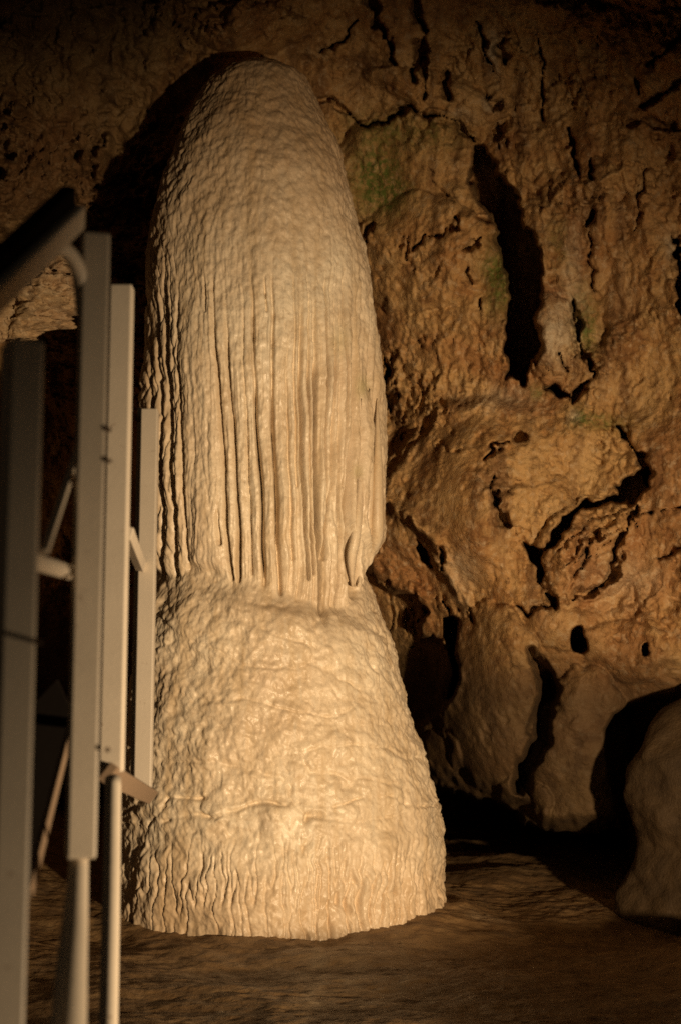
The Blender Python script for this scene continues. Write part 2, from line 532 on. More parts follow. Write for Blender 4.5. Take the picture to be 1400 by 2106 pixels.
crack([(1055, 1250), (1090, 1262), (1125, 1248)], 5, 0.4)
# layered block
lump(1210, 1130, 120, 100, 0.16, 3.0, -0.7)
for q, (a, b) in enumerate([((1300, 1020), (1150, 1130)), ((1292, 1045), (1160, 1145)), ((1280, 1075), (1170, 1165)), ((1262, 1110), (1185, 1180))]):
    crack([a, ((a[0] + b[0]) / 2 + 6, (a[1] + b[1]) / 2 - 8), b], 5 + q % 2, 0.16)
crack([(1302, 1030), (1288, 1080), (1268, 1140), (1240, 1192), (1180, 1232)], 10, 0.55)
crack([(1246, 1076), (1222, 1110), (1202, 1172)], 7, 0.4)
crack([(1290, 1060), (1312, 1085)], 5, 0.4)
crack([(1305, 1055), (1360, 1050), (1405, 1042)], 5, 0.3)
crack([(1340, 1140), (1405, 1118)], 4, 0.25)
# holes
def hole(cx, cy, rx, ry, rot, depth):
    global dz
    c, s = math.cos(rot), math.sin(rot)
    u = ((WX - cx) * c + (WY - cy) * s) / rx; v = (-(WX - cx) * s + (WY - cy) * c) / ry
    dz = dz + depth * smooth(1.15, 0.8, np.sqrt(u * u + v * v))
hole(1192, 1326, 17, 26, -0.35, 1.3)
hole(1326, 1336, 8, 15, 0.1, 0.7)
lump(1290, 1330, 90, 70, 0.14, 2.0)
lump(1170, 1290, 90, 50, 0.10, 2.0)
# ledge ribs left of the slab
slot([(856, 1116), (872, 1124), (888, 1145), (892, 1170), (872, 1152)], 0.7, 5)
crack([(904, 1120), (912, 1150), (918, 1178)], 7, 0.5)
d, t = seg_dist(WX, WY, [(790, 1032), (850, 1070), (892, 1100), (902, 1140), (925, 1185), (962, 1238)])
dz = dz - 0.13 * np.exp(-(d / 13) ** 2)
d, t = seg_dist(WX, WY, [(765, 1160), (830, 1205), (880, 1235), (930, 1245)])
dz = dz - 0.20 * np.exp(-(d / 20) ** 2)
crack([(788, 1188), (800, 1196)], 6, 0.3)
crack([(846, 1222), (850, 1235)], 5, 0.3)
# hollow right of the waist: set far back, in the shade of the lobe
hollow = [(700, 1140), (768, 1185), (800, 1212), (850, 1232), (868, 1262), (868, 1310), (930, 1328), (944, 1372), (935, 1410), (900, 1455), (868, 1500),
          (866, 1560), (888, 1620), (700, 1640)]
sd = poly_sd(WX, WY, hollow)
dz = dz + 0.60 * smooth(10, -12, sd)
slot([(912, 1272), (930, 1268), (942, 1275), (938, 1310), (932, 1345), (942, 1372), (944, 1395), (930, 1430), (920, 1438), (934, 1388), (926, 1345), (914, 1310)], 1.0, 4, False)
crack([(915, 1236), (930, 1256), (934, 1275)], 6, 0.5)
crack([(868, 1240), (872, 1300)], 4, 0.3)
crack([(965, 1240), (968, 1280)], 4, 0.2)
for q in range(4):
    crack([(800 + 16 * q, 1225 + 8 * q), (806 + 17 * q, 1270), (800 + 16 * q, 1330)], 4, 0.12)
d, t = seg_dist(WX, WY, [(905, 1335), (928, 1385), (900, 1440)])
dz = dz - 0.25 * np.exp(-(d / 24) ** 2)
# smooth water-worn lobes
lump(1015, 1440, 120, 205, 0.45, 2.0, -0.12)
lump(1190, 1560, 110, 190, 0.40, 2.0, 0.12)
lump(1075, 1655, 60, 60, 0.18, 2.0)
lump(905, 1555, 46, 50, 0.18, 2.0)
LOBEGAP = [(1088, 1332), (1108, 1352), (1124, 1376), (1148, 1408), (1136, 1440), (1132, 1500), (1112, 1560), (1086, 1615), (1062, 1625), (1072, 1570),
           (1096, 1495), (1102, 1420), (1100, 1370)]
sd = poly_sd(WX, WY, LOBEGAP)
dz = dz + 0.75 * smooth(12, -9, sd)
# recess beside the boulder
RECESS = [(1246, 1500), (1262, 1470), (1300, 1452), (1345, 1436), (1420, 1424), (1420, 1560), (1330, 1700), (1330, 1900), (1270, 1900), (1284, 1740), (1280, 1690), (1256, 1590)]
slot(RECESS, 0.42, 8, False)
# black undercut between the lobes and the floor
UNDER = [(700, 1630), (880, 1600), (905, 1612), (960, 1632), (1020, 1652), (1060, 1668), (1100, 1698), (1150, 1712), (1290, 1706), (1290, 2100), (700, 2100)]
sd = poly_sd(WX, WY, UNDER)
dz = dz + 6.0 * smooth(3, -22, sd) + 0.5 * smooth(40, 0, sd)

YW = np.maximum(D + dz, 3.0)
VW = at(PX, PY, YW)

def spotmask(cx, cy, rx, ry):
    return np.exp(-(((WX - cx) / rx) ** 2 + ((WY - cy) / ry) ** 2))
algae = 0.9 * spotmask(770, 360, 55, 75) + 0.6 * spotmask(815, 400, 40, 25) + 0.75 * spotmask(1020, 570, 26, 70) + 0.45 * spotmask(1190, 640, 26, 60) \
    + 0.6 * spotmask(1210, 690, 18, 40) + 0.55 * spotmask(1190, 862, 26, 26) + 0.55 * spotmask(1240, 870, 45, 18) + 0.4 * spotmask(790, 260, 80, 30) \
    + 0.5 * spotmask(1105, 810, 26, 14) + 0.35 * spotmask(890, 280, 60, 30) + 0.35 * spotmask(1150, 500, 24, 60)
pale = 0.75 * spotmask(1018, 110, 12, 50) + 0.6 * spotmask(1000, 215, 10, 14) + 0.7 * spotmask(1145, 680, 34, 55) + 0.5 * spotmask(1180, 860, 16, 14) \
    + 0.6 * spotmask(1372, 510, 14, 30) + 0.4 * spotmask(945, 1180, 30, 45) + 0.35 * spotmask(1020, 820, 70, 26) + 0.5 * spotmask(950, 240, 24, 10) \
    + 0.5 * spotmask(1062, 402, 12, 8) + 0.35 * spotmask(1290, 1190, 60, 45) + 0.3 * spotmask(1180, 560, 20, 90)
dimmed = 0.88 * smooth(1240, 1440, PY - 0.10 * (PX - 1100)) + 0.65 * smooth(520, 250, PX) * smooth(900, 500, PY) + 0.25 * smooth(250, 0, PY)  # dimness painted into lower lobes, upper left and towards the roof
attrs = {"algae": np.clip(1.35 * algae, 0, 1), "pale": np.clip(1.4 * pale, 0, 1), "dimmed": np.clip(dimmed, 0, 0.9)}

# the bodies of rock one can tell apart become parts of the wall
QW = grid_quads(len(gy), len(gx))
fx = (PX[:-1, :-1] + PX[1:, 1:]) / 2; fy = (PY[:-1, :-1] + PY[1:, 1:]) / 2
own = np.zeros(fx.shape, int)
regions = [
    ("rock_swelling", [(700, 300), (745, 262), (800, 240), (840, 226), (885, 238), (940, 262), (975, 292), (974, 400), (1000, 440), (1026, 500), (1038, 560),
                       (1042, 640), (1034, 690), (1040, 760), (1000, 825), (915, 845), (880, 880), (830, 935), (782, 985), (740, 985), (740, 600)], "orange brown rounded rock swelling with dark green algae"),
    ("rock_slab", [(782, 990), (830, 940), (915, 850), (990, 835), (1080, 850), (1150, 835), (1278, 870), (1318, 952), (1250, 1022), (1160, 1066), (1090, 1128), (1120, 1200), (1130, 1230),
                   (1090, 1262), (1050, 1300), (985, 1245), (905, 1170), (892, 1100), (800, 1035), (782, 1020)], "broad smooth tan rock slab"),
    ("rock_block", [(1336, 1000), (1250, 1030), (1168, 1088), (1116, 1136), (1112, 1200), (1140, 1240), (1180, 1232), (1240, 1192), (1288, 1080)], "layered block framed by black cracks"),
    ("rock_lobe", [(945, 1300), (985, 1250), (1050, 1310), (1095, 1340), (1100, 1420), (1095, 1495), (1065, 1625), (1060, 1668), (960, 1632), (880, 1600), (868, 1500), (935, 1410), (944, 1370)], None),
    ("rock_lobe", [(1110, 1352), (1160, 1400), (1280, 1410), (1300, 1450), (1250, 1490), (1256, 1590), (1280, 1690), (1284, 1706), (1150, 1712), (1100, 1698), (1062, 1668), (1068, 1625), (1112, 1560), (1134, 1440)], None),
]
for q, (nm, pts, lb) in enumerate(regions):
    own[(poly_sd(fx, fy, pts) < 0) & (own == 0)] = q + 1
Vw = VW.reshape(-1, 3)
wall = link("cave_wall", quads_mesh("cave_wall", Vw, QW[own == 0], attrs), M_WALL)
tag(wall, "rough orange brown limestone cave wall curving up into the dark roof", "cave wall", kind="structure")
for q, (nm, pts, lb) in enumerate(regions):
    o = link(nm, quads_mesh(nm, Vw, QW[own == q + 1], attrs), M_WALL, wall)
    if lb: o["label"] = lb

# ------------------------------------------------------------------ cave floor
fxs = stops([(-9, -3.2, 0.2), (-3.2, 4.2, 0.018), (4.2, 9, 0.2)])
fys = stops([(-3, 6.5, 0.2), (6.5, 13.5, 0.018), (13.5, 17, 0.05), (17, 27, 0.25)])
FX, FY = np.meshgrid(fxs, fys)
def floor_z(X, Y):
    z = 0.085 * np.maximum(Y - 11.2, 0)
    z = np.where(Y > 15, 0.323, z)
    z = z + 0.45 * smooth(-1.6, -4.5, X) * smooth(8, 13, Y)
    r = np.hypot((X + 0.50) / 1.45, (Y - 12.6) / 1.5)
    z = z + 0.05 * smooth(1.5, 0.85, r) - 0.03
    return z
FZ = floor_z(FX, FY)
FZ = FZ + 0.21 * np.exp(-((FX - 2.05 - 0.22 * (FY - 7.6)) / 0.34) ** 2) * smooth(4.5, 6.2, FY) * smooth(11.6, 9.9, FY)   # low bank added out of view to shade the floor at right
Pf = np.stack([FX, FY, FZ * 0], -1)
fw = fbm(Pf * 1.1, 2)
FZ = FZ + 0.07 * fbm(Pf * 0.9 + 4, 2) + 0.010 * fbm(Pf * np.array([2.0, 2.8, 1]) + 0.6 * fw[..., None], 4, 0.55) + 0.011 * fbm(Pf * np.array([7, 8, 1]), 4, 0.62)
rr = np.hypot((FX + 0.50) / 1.45, (FY - 12.6) / 1.5)
rim = 0.5 + 0.5 * np.sin(26 * rr + 4.0 * fbm(Pf * 1.3 + 31, 3))                 # flowstone terraces round the foot
FZ = FZ + 0.006 * rim * smooth(0.9, 1.05, rr) * smooth(3.4, 1.6, rr)
FZ = FZ + 0.035 * fbm(Pf * 2.3 + 90, 3) * smooth(1.5, 1.0, rr)
flow = np.exp(-((FX + 0.16 + 0.05 * fw) / 0.10) ** 2) + 0.8 * np.exp(-((FX - 0.10 + 0.07 * fw) / 0.07) ** 2) + 0.5 * np.exp(-((FX - 0.42 + 0.08 * fw) / 0.05) ** 2)
flow = flow * smooth(6.5, 8.5, FY) * smooth(11.8, 11.0, FY)
fpale = np.clip(0.75 * flow * (0.6 + 0.8 * fbm(Pf * np.array([9, 3, 1]) + 8, 3)) + 0.6 * np.exp(-(((FX - 1.1) / 0.16) ** 2 + ((FY - 12.05) / 0.16) ** 2)), 0, 0.8)
floor = link("cave_floor", quads_mesh("cave_floor", np.stack([FX, FY, FZ], -1).reshape(-1, 3), grid_quads(*FX.shape).reshape(-1, 4), {"pale": fpale}), M_FLOOR)
tag(floor, "dark brown rippled flowstone floor of the cave", "floor", kind="structure")

# ------------------------------------------------------------------ the stalagmite
YC = 12.6
prof = np.array([
    # py, left px, right px
    (128, 520, 542), (131, 506, 558), (137, 489, 575), (146, 470, 592), (158, 449, 609), (170, 430, 624), (200, 411, 641), (250, 386, 666), (300, 364, 689), (350, 344, 706), (400, 327, 722),
    (450, 316, 736), (500, 308, 748), (550, 303, 757), (600, 300, 765), (700, 296, 777), (800, 292, 785), (900, 290, 789), (1000, 291, 790),
    (1060, 294, 790), (1110, 298, 789), (1125, 300, 776), (1150, 306, 764), (1200, 318, 758), (1260, 325, 755), (1340, 330, 760)], float)
pbase = np.array([
    (1080, 340, 735), (1140, 332, 744), (1185, 320, 752), (1210, 308, 766), (1250, 293, 781), (1300, 280, 797), (1350, 272, 811), (1400, 267, 826), (1450, 263, 841), (1500, 258, 856), (1550, 254, 870),
    (1600, 250, 884), (1636, 247, 893), (1650, 244, 903), (1665, 243, 903), (1700, 241, 908), (1750, 238, 914), (1800, 236, 918), (1850, 236, 919), (1900, 238, 917), (1960, 240, 914)], float)
rows = stops([(128, 140, 0.7), (140, 1960, 2.4)])
th = np.concatenate([np.linspace(-100, 100, 560, endpoint=False), np.linspace(100, 260, 60, endpoint=False)]) * math.pi / 180
TH, RY = np.meshgrid(th, rows)
def width(p, y):
    l = np.interp(y, p[:, 0], p[:, 1]); r = np.interp(y, p[:, 0], p[:, 2])
    k = np.ones(9) / 9
    if y.ndim == 1:
        pad = lambda a: np.convolve(np.pad(a, 4, mode='edge'), k, 'valid')
        return pad(l), pad(r)
    return l, r
def world_prof(p):
    l, r = width(p, rows)
    A = at(l, rows, YC); B = at(r, rows, YC)
    return (A[:, 0] + B[:, 0]) / 2, (B[:, 0] - A[:, 0]) / 2, A[:, 2]
cA, rA, zz = world_prof(prof)
cB, rB, _ = world_prof(pbase)
S, Cc = np.sin(TH), np.cos(TH)
# where the hanging fringe of the shaft stops, per direction
def body(c, r): return c[:, None] + r[:, None] * S, YC - 1.0 * r[:, None] * Cc
XA, YA = body(cA, rA)
PA = np.stack([XA, YA, np.broadcast_to(zz[:, None], XA.shape)], -1)
QX, QY = pix(PA)                                   # where each point of the plain body is seen
fr_x = np.array([200, 300, 330, 372, 385, 440, 470, 486, 500, 540, 552, 572, 590, 640, 655, 668, 700, 722, 742, 760, 790, 900])
fr_y = np.array([1150, 1165, 1178, 1188, 1165, 1172, 1192, 1205, 1190, 1196, 1212, 1228, 1220, 1245, 1282, 1258, 1250, 1235, 1200, 1150, 1130, 1130])
yend = np.interp(QX, fr_x, fr_y)
front = (Cc > -0.1)
wz = fbm(PA * np.array([3, 3, 2.0]) + 11, 2)
wob = fbm(PA * np.array([5, 5, 2.2]) + 60, 2)

# ---- shaft relief
sX = QX + 3.0 * wob
disp = np.zeros_like(QX)
flute = smooth(430, 680, QY + 60 * wz)
# fine flutes everywhere on the shaft
fl = fbm(np.stack([QX / 21.0 + 0.25 * wob, QY / 700.0, 0 * QX + 3], -1), 3, 0.6)
disp += (0.009 + 0.011 * smooth(560, 640, QX)) * flute * (1 - 2.0 * np.abs(fl))
left_w = smooth(400, 345, QX) * smooth(420, 640, QY)
fl2 = np.abs(perlin(np.stack([QX / 13.0 + 0.5 * wob, QY / 95.0, 0 * QX + 9], -1)))
disp -= 0.022 * left_w * np.exp(-(fl2 / 0.10) ** 2)
disp -= 0.005 * flute * np.exp(-(np.abs(perlin(np.stack([QX / 22.0 + 0.4 * wob, QY / 240.0, 0 * QX + 33], -1))) / 0.09) ** 2)
grooves = [
    ([(438, 590), (445, 750), (455, 900), (462, 1080), (478, 1190)], 5, .055), ([(466, 680), (474, 850), (487, 1000), (492, 1195)], 5, .065),
    ([(519, 640), (526, 850), (537, 1000), (546, 1205)], 5, .065), ([(560, 620), (560, 800), (568, 1000), (578, 1222)], 5, .065),
    ([(618, 700), (620, 900), (627, 1080), (632, 1190)], 4, .04), ([(650, 700), (653, 1000), (656, 1130), (657, 1262)], 6, .075),
    ([(592, 850), (598, 1000), (602, 1150)], 3, .025),
    ([(690, 750), (688, 1000), (672, 1090), (664, 1150)], 4, .035), ([(700, 900), (704, 1060), (694, 1180), (690, 1240)], 4, .035),
    ([(727, 850), (724, 1000), (716, 1090), (712, 1150), (722, 1225)], 8, .12),
    ([(745, 880), (741, 1060), (733, 1130), (731, 1200)], 5, .06),
    ([(338, 600), (344, 850), (354, 1000), (358, 1185)], 6, .085), ([(320, 650), (325, 850), (331, 1000), (333, 1178)], 5, .07),
    ([(366, 800), (377, 1000), (384, 1150)], 4, .05), ([(306, 560), (307, 800), (312, 1000), (316, 1150)], 4, .06),
    ([(444, 1036), (448, 1080), (452, 1118)], 5, .05), ([(717, 1085), (711, 1130), (713, 1165), (722, 1215)], 8, .10), ([(420, 560), (424, 640)], 3, .03), ([(545, 560), (546, 640)], 3, .03),
    ([(636, 640), (640, 900), (642, 1180)], 3, .03), ([(672, 600), (676, 850), (678, 1050)], 3, .03), ([(604, 600), (608, 800), (612, 1000)], 3, .02),
    ([(708, 600), (714, 800), (712, 1000)], 3, .03), ([(734, 620), (742, 820), (746, 1000)], 3, .03), ([(776, 820), (781, 960), (780, 1100)], 3, .035), ([(498, 600), (503, 800), (512, 1000), (520, 1180)], 3, .022),
    ([(765, 700), (772, 900), (768, 1060)], 4, .04), ([(755, 560), (764, 800)], 3, .03),
]
# rounded ribs between the seams, drawn as a cushion across each gap
ribs = np.zeros_like(QX)
gx_at = [np.interp(QY, [p[1] for p in g[0]], [p[0] for p in g[0]]) for g in grooves if g[0][-1][1] - g[0][0][1] > 250]
nearest = np.full(QX.shape, 1e9)
for gxx in gx_at: nearest = np.minimum(nearest, np.abs(sX - gxx))
ribs = np.sqrt(np.clip(nearest / 22.0, 0, 1))
disp += 0.030 * smooth(1040, 1170, QY) * front
disp += 0.042 * smooth(650, 980, QY) * (ribs - 1) * front
for pts, w, dep in grooves:
    if pts[0][1] > 580 and pts[-1][1] - pts[0][1] > 250: pts = [(pts[0][0] - 2, 545)] + pts
    d, t = seg_dist(sX, QY, pts)
    amp = smooth(-0.02, 0.62, t) * np.clip(0.9 + 0.8 * wz, 0.4, 1.3) * (1.0 + 0.8 * smooth(575, 640, pts[1][0]))
    disp -= amp * dep * 1.5 * np.exp(-(d / (0.66 * w)) ** 2) * front
# scalloped skin of the dome, knobbly and drawn out downwards
d1, d2 = worley(PA * np.array([9.5, 9.5, 8.0]) + 0.9 * np.stack([wz, wob, wz], -1))
skin = 1 - 0.72 * flute
disp += skin * 0.021 * (0.5 - d1)
d1, d2 = worley(PA * np.array([22, 22, 13]) + 0.8 * np.stack([wob, wz, wob], -1))
disp += (0.30 + 0.70 * skin) * 0.014 * (0.5 - d1)
disp += 0.040 * fbm(PA * np.array([2.2, 2.2, 1.3]), 2) + 0.009 * fbm(PA * np.array([15, 15, 11]), 4, 0.6)
disp *= smooth(128, 165, RY) * 0.8 + 0.2
rAd = rA[:, None] + disp

# ---- base relief
XB, YB = body(cB, rB)
PB = np.stack([XB, YB, np.broadcast_to(zz[:, None], XB.shape)], -1)
BX, BY = pix(PB)
wb = fbm(PB * np.array([3, 3, 3.0]) + 21, 3)
wb2 = fbm(PB * 6 + 51, 2)
db = 0.048 * fbm(PB * np.array([1.8, 1.8, 2.2]) + 2, 3, 0.55)
slant = PB + 0.0
slant[..., 2] = PB[..., 2] + 0.5 * PB[..., 0]
d1, d2 = worley(slant * np.array([7.5, 7.5, 9.0]) + 0.8 * np.stack([wb, wb2, wb], -1))
upper = smooth(1790, 1640, BY)
db += (0.35 + 0.65 * upper) * 0.017 * (0.5 - d1)
d1, d2 = worley(PB * np.array([18, 18, 15]) + 0.8 * np.stack([wb2, wb, wb2], -1))
db += 0.012 * (0.5 - d1)
db += 0.009 * fbm(PB * 15, 3, 0.6)
terr = np.abs(perlin(np.stack([PB[..., 0] * 1.3 + 0.3 * wb, PB[..., 1] * 1.3, PB[..., 2] * 3.6 + 0.5 * PB[..., 0]], -1)))
db -= 0.013 * upper * np.exp(-(terr / 0.07) ** 2)
# lip at the lower third, and flutes below it
lipy = 1652 + 26 * fbm(np.stack([BX / 120.0, 0 * BX, 0 * BX + 5], -1), 3, 0.65) + 10 * np.sin(BX / 95.0)
db += 0.012 * smooth(lipy - 1, lipy - 26, BY) * smooth(1520, 1640, BY) * smooth(0.0, 0.35, fbm(np.stack([BX / 70.0, 0 * BX, 0 * BX + 15], -1), 3) + 0.10)
for pts, w, dep in [([(250, 1672), (300, 1652), (330, 1662), (345, 1640), (420, 1644)], 4, .05), ([(335, 1690), (370, 1678), (440, 1682), (480, 1672), (510, 1655), (555, 1650), (592, 1658)], 5, .06),
                    ([(632, 1690), (640, 1680), (668, 1682)], 5, .06), ([(690, 1660), (740, 1640), (800, 1636)], 4, .035), ([(800, 1640), (850, 1662), (900, 1652)], 4, .035),
                    ([(300, 1700), (340, 1655)], 4, .05), ([(255, 1690), (285, 1700)], 4, .05), ([(622, 1760), (632, 1735)], 4, .03),
                    ([(700, 1838), (702, 1860)], 5, .05), ([(722, 1850), (724, 1900)], 4, .05),
                    ([(330, 1180), (332, 1240)], 4, .04), ([(655, 1250), (657, 1285)], 4, .04), ([(720, 1200), (735, 1290), (770, 1380)], 4, .03)]:
    d, t = seg_dist(BX + 7 * wb2, BY + 7 * wb, pts)
    db -= 0.60 * dep * np.clip(0.8 + 1.6 * wb2, 0.0, 1.6) * np.exp(-(d / (w * np.clip(0.9 + wb, 0.5, 1.5))) ** 2)
vfl = np.abs(perlin(np.stack([BX / 23.0 + 0.3 * wb2, BY / 330.0, 0 * BX + 2], -1)))
db -= 0.050 * smooth(1720, 1850, BY - 0.10 * (BX - 800)) * smooth(520, 720, BX) * np.exp(-(vfl / 0.10) ** 2)
vfl2 = np.abs(perlin(np.stack([BX / 17.0 + 0.4 * wb2, BY / 140.0, 0 * BX + 12], -1)))
db -= 0.020 * smooth(1690, 1800, BY) * np.exp(-(vfl2 / 0.09) ** 2)
# bulges where the flutes run out on the mound
for (x, y, rx, ry, h) in [(585, 1262, 80, 45, .022), (480, 1240, 60, 40, .018), (400, 1250, 60, 50, .02)]:
    db += h * np.exp(-(((BX - x) / rx) ** 2 + ((BY - y) / ry) ** 2)) * front
rBd = rB[:, None] * (1 - 0.075 * smooth(1340, 1210, RY) * np.clip(Cc, 0, 1)) + db

soft = 8 + 12 * smooth(340, 400, QX) * smooth(700, 640, QX)
k = smooth(-soft, soft, QY - yend - 5 * wob)
cM = cA[:, None] * (1 - k) + cB[:, None] * k
rM = rAd * (1 - k) + rBd * k
VX = cM + rM * S
VY = YC - rM * Cc
VZ = np.broadcast_to(zz[:, None], VX.shape)
Vs = np.stack([VX, VY, VZ], -1)
fxp, fyp = pix(Vs)
def sm2(cx, cy, rx, ry): return np.exp(-(((fxp - cx) / rx) ** 2 + ((fyp - cy) / ry) ** 2))
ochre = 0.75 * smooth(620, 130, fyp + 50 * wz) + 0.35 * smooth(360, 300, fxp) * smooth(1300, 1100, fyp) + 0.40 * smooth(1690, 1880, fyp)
dirt_dark = 0.75 * sm2(548, 1690, 14, 42) + 0.45 * sm2(490, 1245, 40, 22) + 0.5 * sm2(570, 1250, 60, 10) + 0.35 * sm2(420, 1480, 90, 40) + 0.3 * sm2(640, 1260, 70, 12) \
    + 0.35 * np.clip(1 - np.abs(fyp - yend - 30) / 40, 0, 1) * (fyp > 1100) + 0.3 * sm2(640, 1690, 20, 20) + 0.5 * smooth(190, 110, fyp) + 0.6 * smooth(1890, 1935, fyp)  # dirt patches; also darker at the tip, below the fringe and at the foot
alg2 = 0.5 * sm2(745, 795, 14, 22) + 0.4 * sm2(735, 970, 10, 14) + 0.25 * sm2(700, 700, 20, 30)
sat = {"ochre": np.clip(ochre, 0, 1), "dirt_dark": np.clip(dirt_dark, 0, 0.85), "algae": np.clip(alg2, 0, 0.6)}
Qs = grid_quads(len(rows), len(th), wrap=True)
low = (k[:-1] + k[1:]) / 2 > 0.5
root = empty("stalagmite", (float(cB[-1]), YC, 0.1))
tag(root, "huge cream flowstone stalagmite with fluted domed shaft on a flaring mound", "stalagmite")
Vsf = Vs.reshape(-1, 3)
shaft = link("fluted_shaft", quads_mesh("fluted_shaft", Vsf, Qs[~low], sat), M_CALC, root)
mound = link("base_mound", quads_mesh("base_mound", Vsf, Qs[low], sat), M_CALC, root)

# ---- tubes with varying radius (drapery folds, pipes)
def tube(pts, radii, seg=14, flat=1.0, sub=6, closed_ends=True):
    import mathutils
    P = np.array(pts, float); R = np.array(radii, float)
    n = len(P)
    t = np.linspace(0, n - 1, (n - 1) * sub + 1)
    def cr(A):
        i = np.clip(t.astype(int), 0, n - 2); f = (t - i)[:, None] if A.ndim > 1 else t - i
        a = A[np.maximum(i - 1, 0)]; b = A[i]; c = A[i + 1]; d = A[np.minimum(i + 2, n - 1)]
        return 0.5 * (2 * b + (c - a) * f + (2 * a - 5 * b + 4 * c - d) * f ** 2 + (3 * b - a - 3 * c + d) * f ** 3)
    if sub == 1: Q, r = P, R
    else: Q, r = cr(P), cr(R)
    T = np.gradient(Q, axis=0); T /= np.linalg.norm(T, axis=1)[:, None]
    up = np.array([0, 1.0, 0])
    a = np.cross(T, up); a /= np.linalg.norm(a, axis=1)[:, None]
    b = np.cross(T, a)
    ang = np.arange(seg) / seg * 2 * math.pi
    ring = Q[:, None] + r[:, None, None] * (np.cos(ang)[None, :, None] * a[:, None] + flat * np.sin(ang)[None, :, None] * b[:, None])
    V = ring.reshape(-1, 3); q = grid_quads(len(Q), seg, wrap=True).reshape(-1, 4)
    bm = bmesh.new()
    vs_ = [bm.verts.new(v) for v in V]
    for f in q: bm.faces.new([vs_[i] for i in f]).smooth = True
    if closed_ends:
        bm.faces.new(vs_[:seg][::-1]); bm.faces.new(vs_[-seg:])
    me = bpy.data.meshes.new("tube")
    bmesh.ops.recalc_face_normals(bm, faces=bm.faces)
    bm.to_mesh(me); bm.free()
    return me

folds = [
    ([(743, 820), (743, 920), (738, 1020), (730, 1100), (722, 1150), (724, 1205)], [1, 7, 10, 12, 11, 3], 11.78),
    ([(760, 800), (760, 920), (757, 1030), (752, 1100), (743, 1150), (738, 1205)], [1, 8, 11, 14, 13, 4], 11.92),
    ([(775, 820), (775, 920), (775, 1020), (774, 1085), (771, 1118), (766, 1134)], [1, 9, 13, 15, 12, 4], 12.22),
]
fsel = (Cc > 0.02)
def surf_y(x, y):
    """depth of the finished surface seen at a photograph pixel"""
    q = np.where(fsel, (fxp - x) ** 2 + (fyp - y) ** 2, 1e9)
    return float(Vs[..., 1].ravel()[q.argmin()])
for pts, rr_, Y in folds:
    ys = np.array([surf_y(min(x, 782), y) for x, y in pts])
    ys[1:-1] = (ys[:-2] + 2 * ys[1:-1] + ys[2:]) / 4
    me = tube([at(x, y, Yq - 0.012) for (x, y), Yq in zip(pts, ys)], [r * Y / F for r in rr_], seg=16, flat=1.6, sub=14)
    me.name = "drapery_fold"
    link("drapery_fold", me, M_CALC, root)

# ------------------------------------------------------------------ boulders
def boulder(name, profile, Yc, kd, label, amp=0.10, mat=M_WALL, rough_=0.3, seed=0.0, n=150, dimmed=0.6, pale=0.05):
    p = np.array(profile, float)
    r_ = np.linspace(p[0, 0], p[-1, 0], n)
    l = np.interp(r_, p[:, 0], p[:, 1]); r = np.interp(r_, p[:, 0], p[:, 2])
    kk = np.ones(7) / 7
    l = np.convolve(np.pad(l, 3, mode='edge'), kk, 'valid'); r = np.convolve(np.pad(r, 3, mode='edge'), kk, 'valid')
    A = at(l, r_, Yc); B = at(r, r_, Yc)
    c = (A[:, 0] + B[:, 0]) / 2; R = np.maximum((B[:, 0] - A[:, 0]) / 2, 0.004); z = A[:, 2]
    t = np.arange(n + 40) / (n + 40) * 2 * math.pi
    T, _ = np.meshgrid(t, r_)
    X = c[:, None] + R[:, None] * np.sin(T); Y = Yc - kd * R[:, None] * np.cos(T)
    P = np.stack([X, Y, np.broadcast_to(z[:, None], X.shape)], -1)
    e = np.minimum(1, R[:, None] / R.max() * 1.6)
    d_ = amp * fbm(P * 1.8 + seed, 3) + rough_ * (0.10 * (0.5 - worley(P * 5 + seed)[0]) + 0.05 * fbm(P * 10 + seed, 3, 0.6)) - 0.05 * rough_ * smooth(0.3, 0.7, fbm(P * 4 + seed + 9, 3))
    Rn = R[:, None] + d_ * e
    V = np.stack([c[:, None] + Rn * np.sin(T), Yc - kd * Rn * np.cos(T), P[..., 2] + 0.0 * T], -1)
    root_z = float(z[-1])
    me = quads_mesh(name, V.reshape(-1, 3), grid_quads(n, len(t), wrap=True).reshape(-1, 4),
                    {"algae": 0 * T, "pale": 0 * T + pale, "dimmed": 0 * T + dimmed})
    o = link(name, me, mat)
    return tag(o, label, "boulder")

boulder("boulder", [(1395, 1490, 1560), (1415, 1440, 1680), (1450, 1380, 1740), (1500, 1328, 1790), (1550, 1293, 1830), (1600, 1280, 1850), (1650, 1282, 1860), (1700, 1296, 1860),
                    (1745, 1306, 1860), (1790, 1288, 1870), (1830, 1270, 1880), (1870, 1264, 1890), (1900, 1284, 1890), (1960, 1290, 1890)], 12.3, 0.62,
        "smooth brown boulder bulging at the edge of the floor against the wall", amp=0.08, rough_=0.20, seed=3.0, dimmed=1.0, pale=0.0)
boulder("pale_rock", [(520, 80, 110), (535, 40, 150), (560, 22, 166), (590, 5, 176), (620, -20, 170), (650, -40, 120), (680, -30, 80), (700, -10, 50)], 13.2, 0.7,
        "knobbly pinkish rock seen between the railing posts above the black gap", amp=0.14, rough_=3.2, seed=12.0, n=170, dimmed=0.0, pale=0.45)

# ------------------------------------------------------------------ railing in the foreground
rail = empty("guard_railing", tuple(at(180, 1770, 2.7)))
tag(rail, "cream painted steel guard railing with rusty edges at the left, out of focus", "railing")

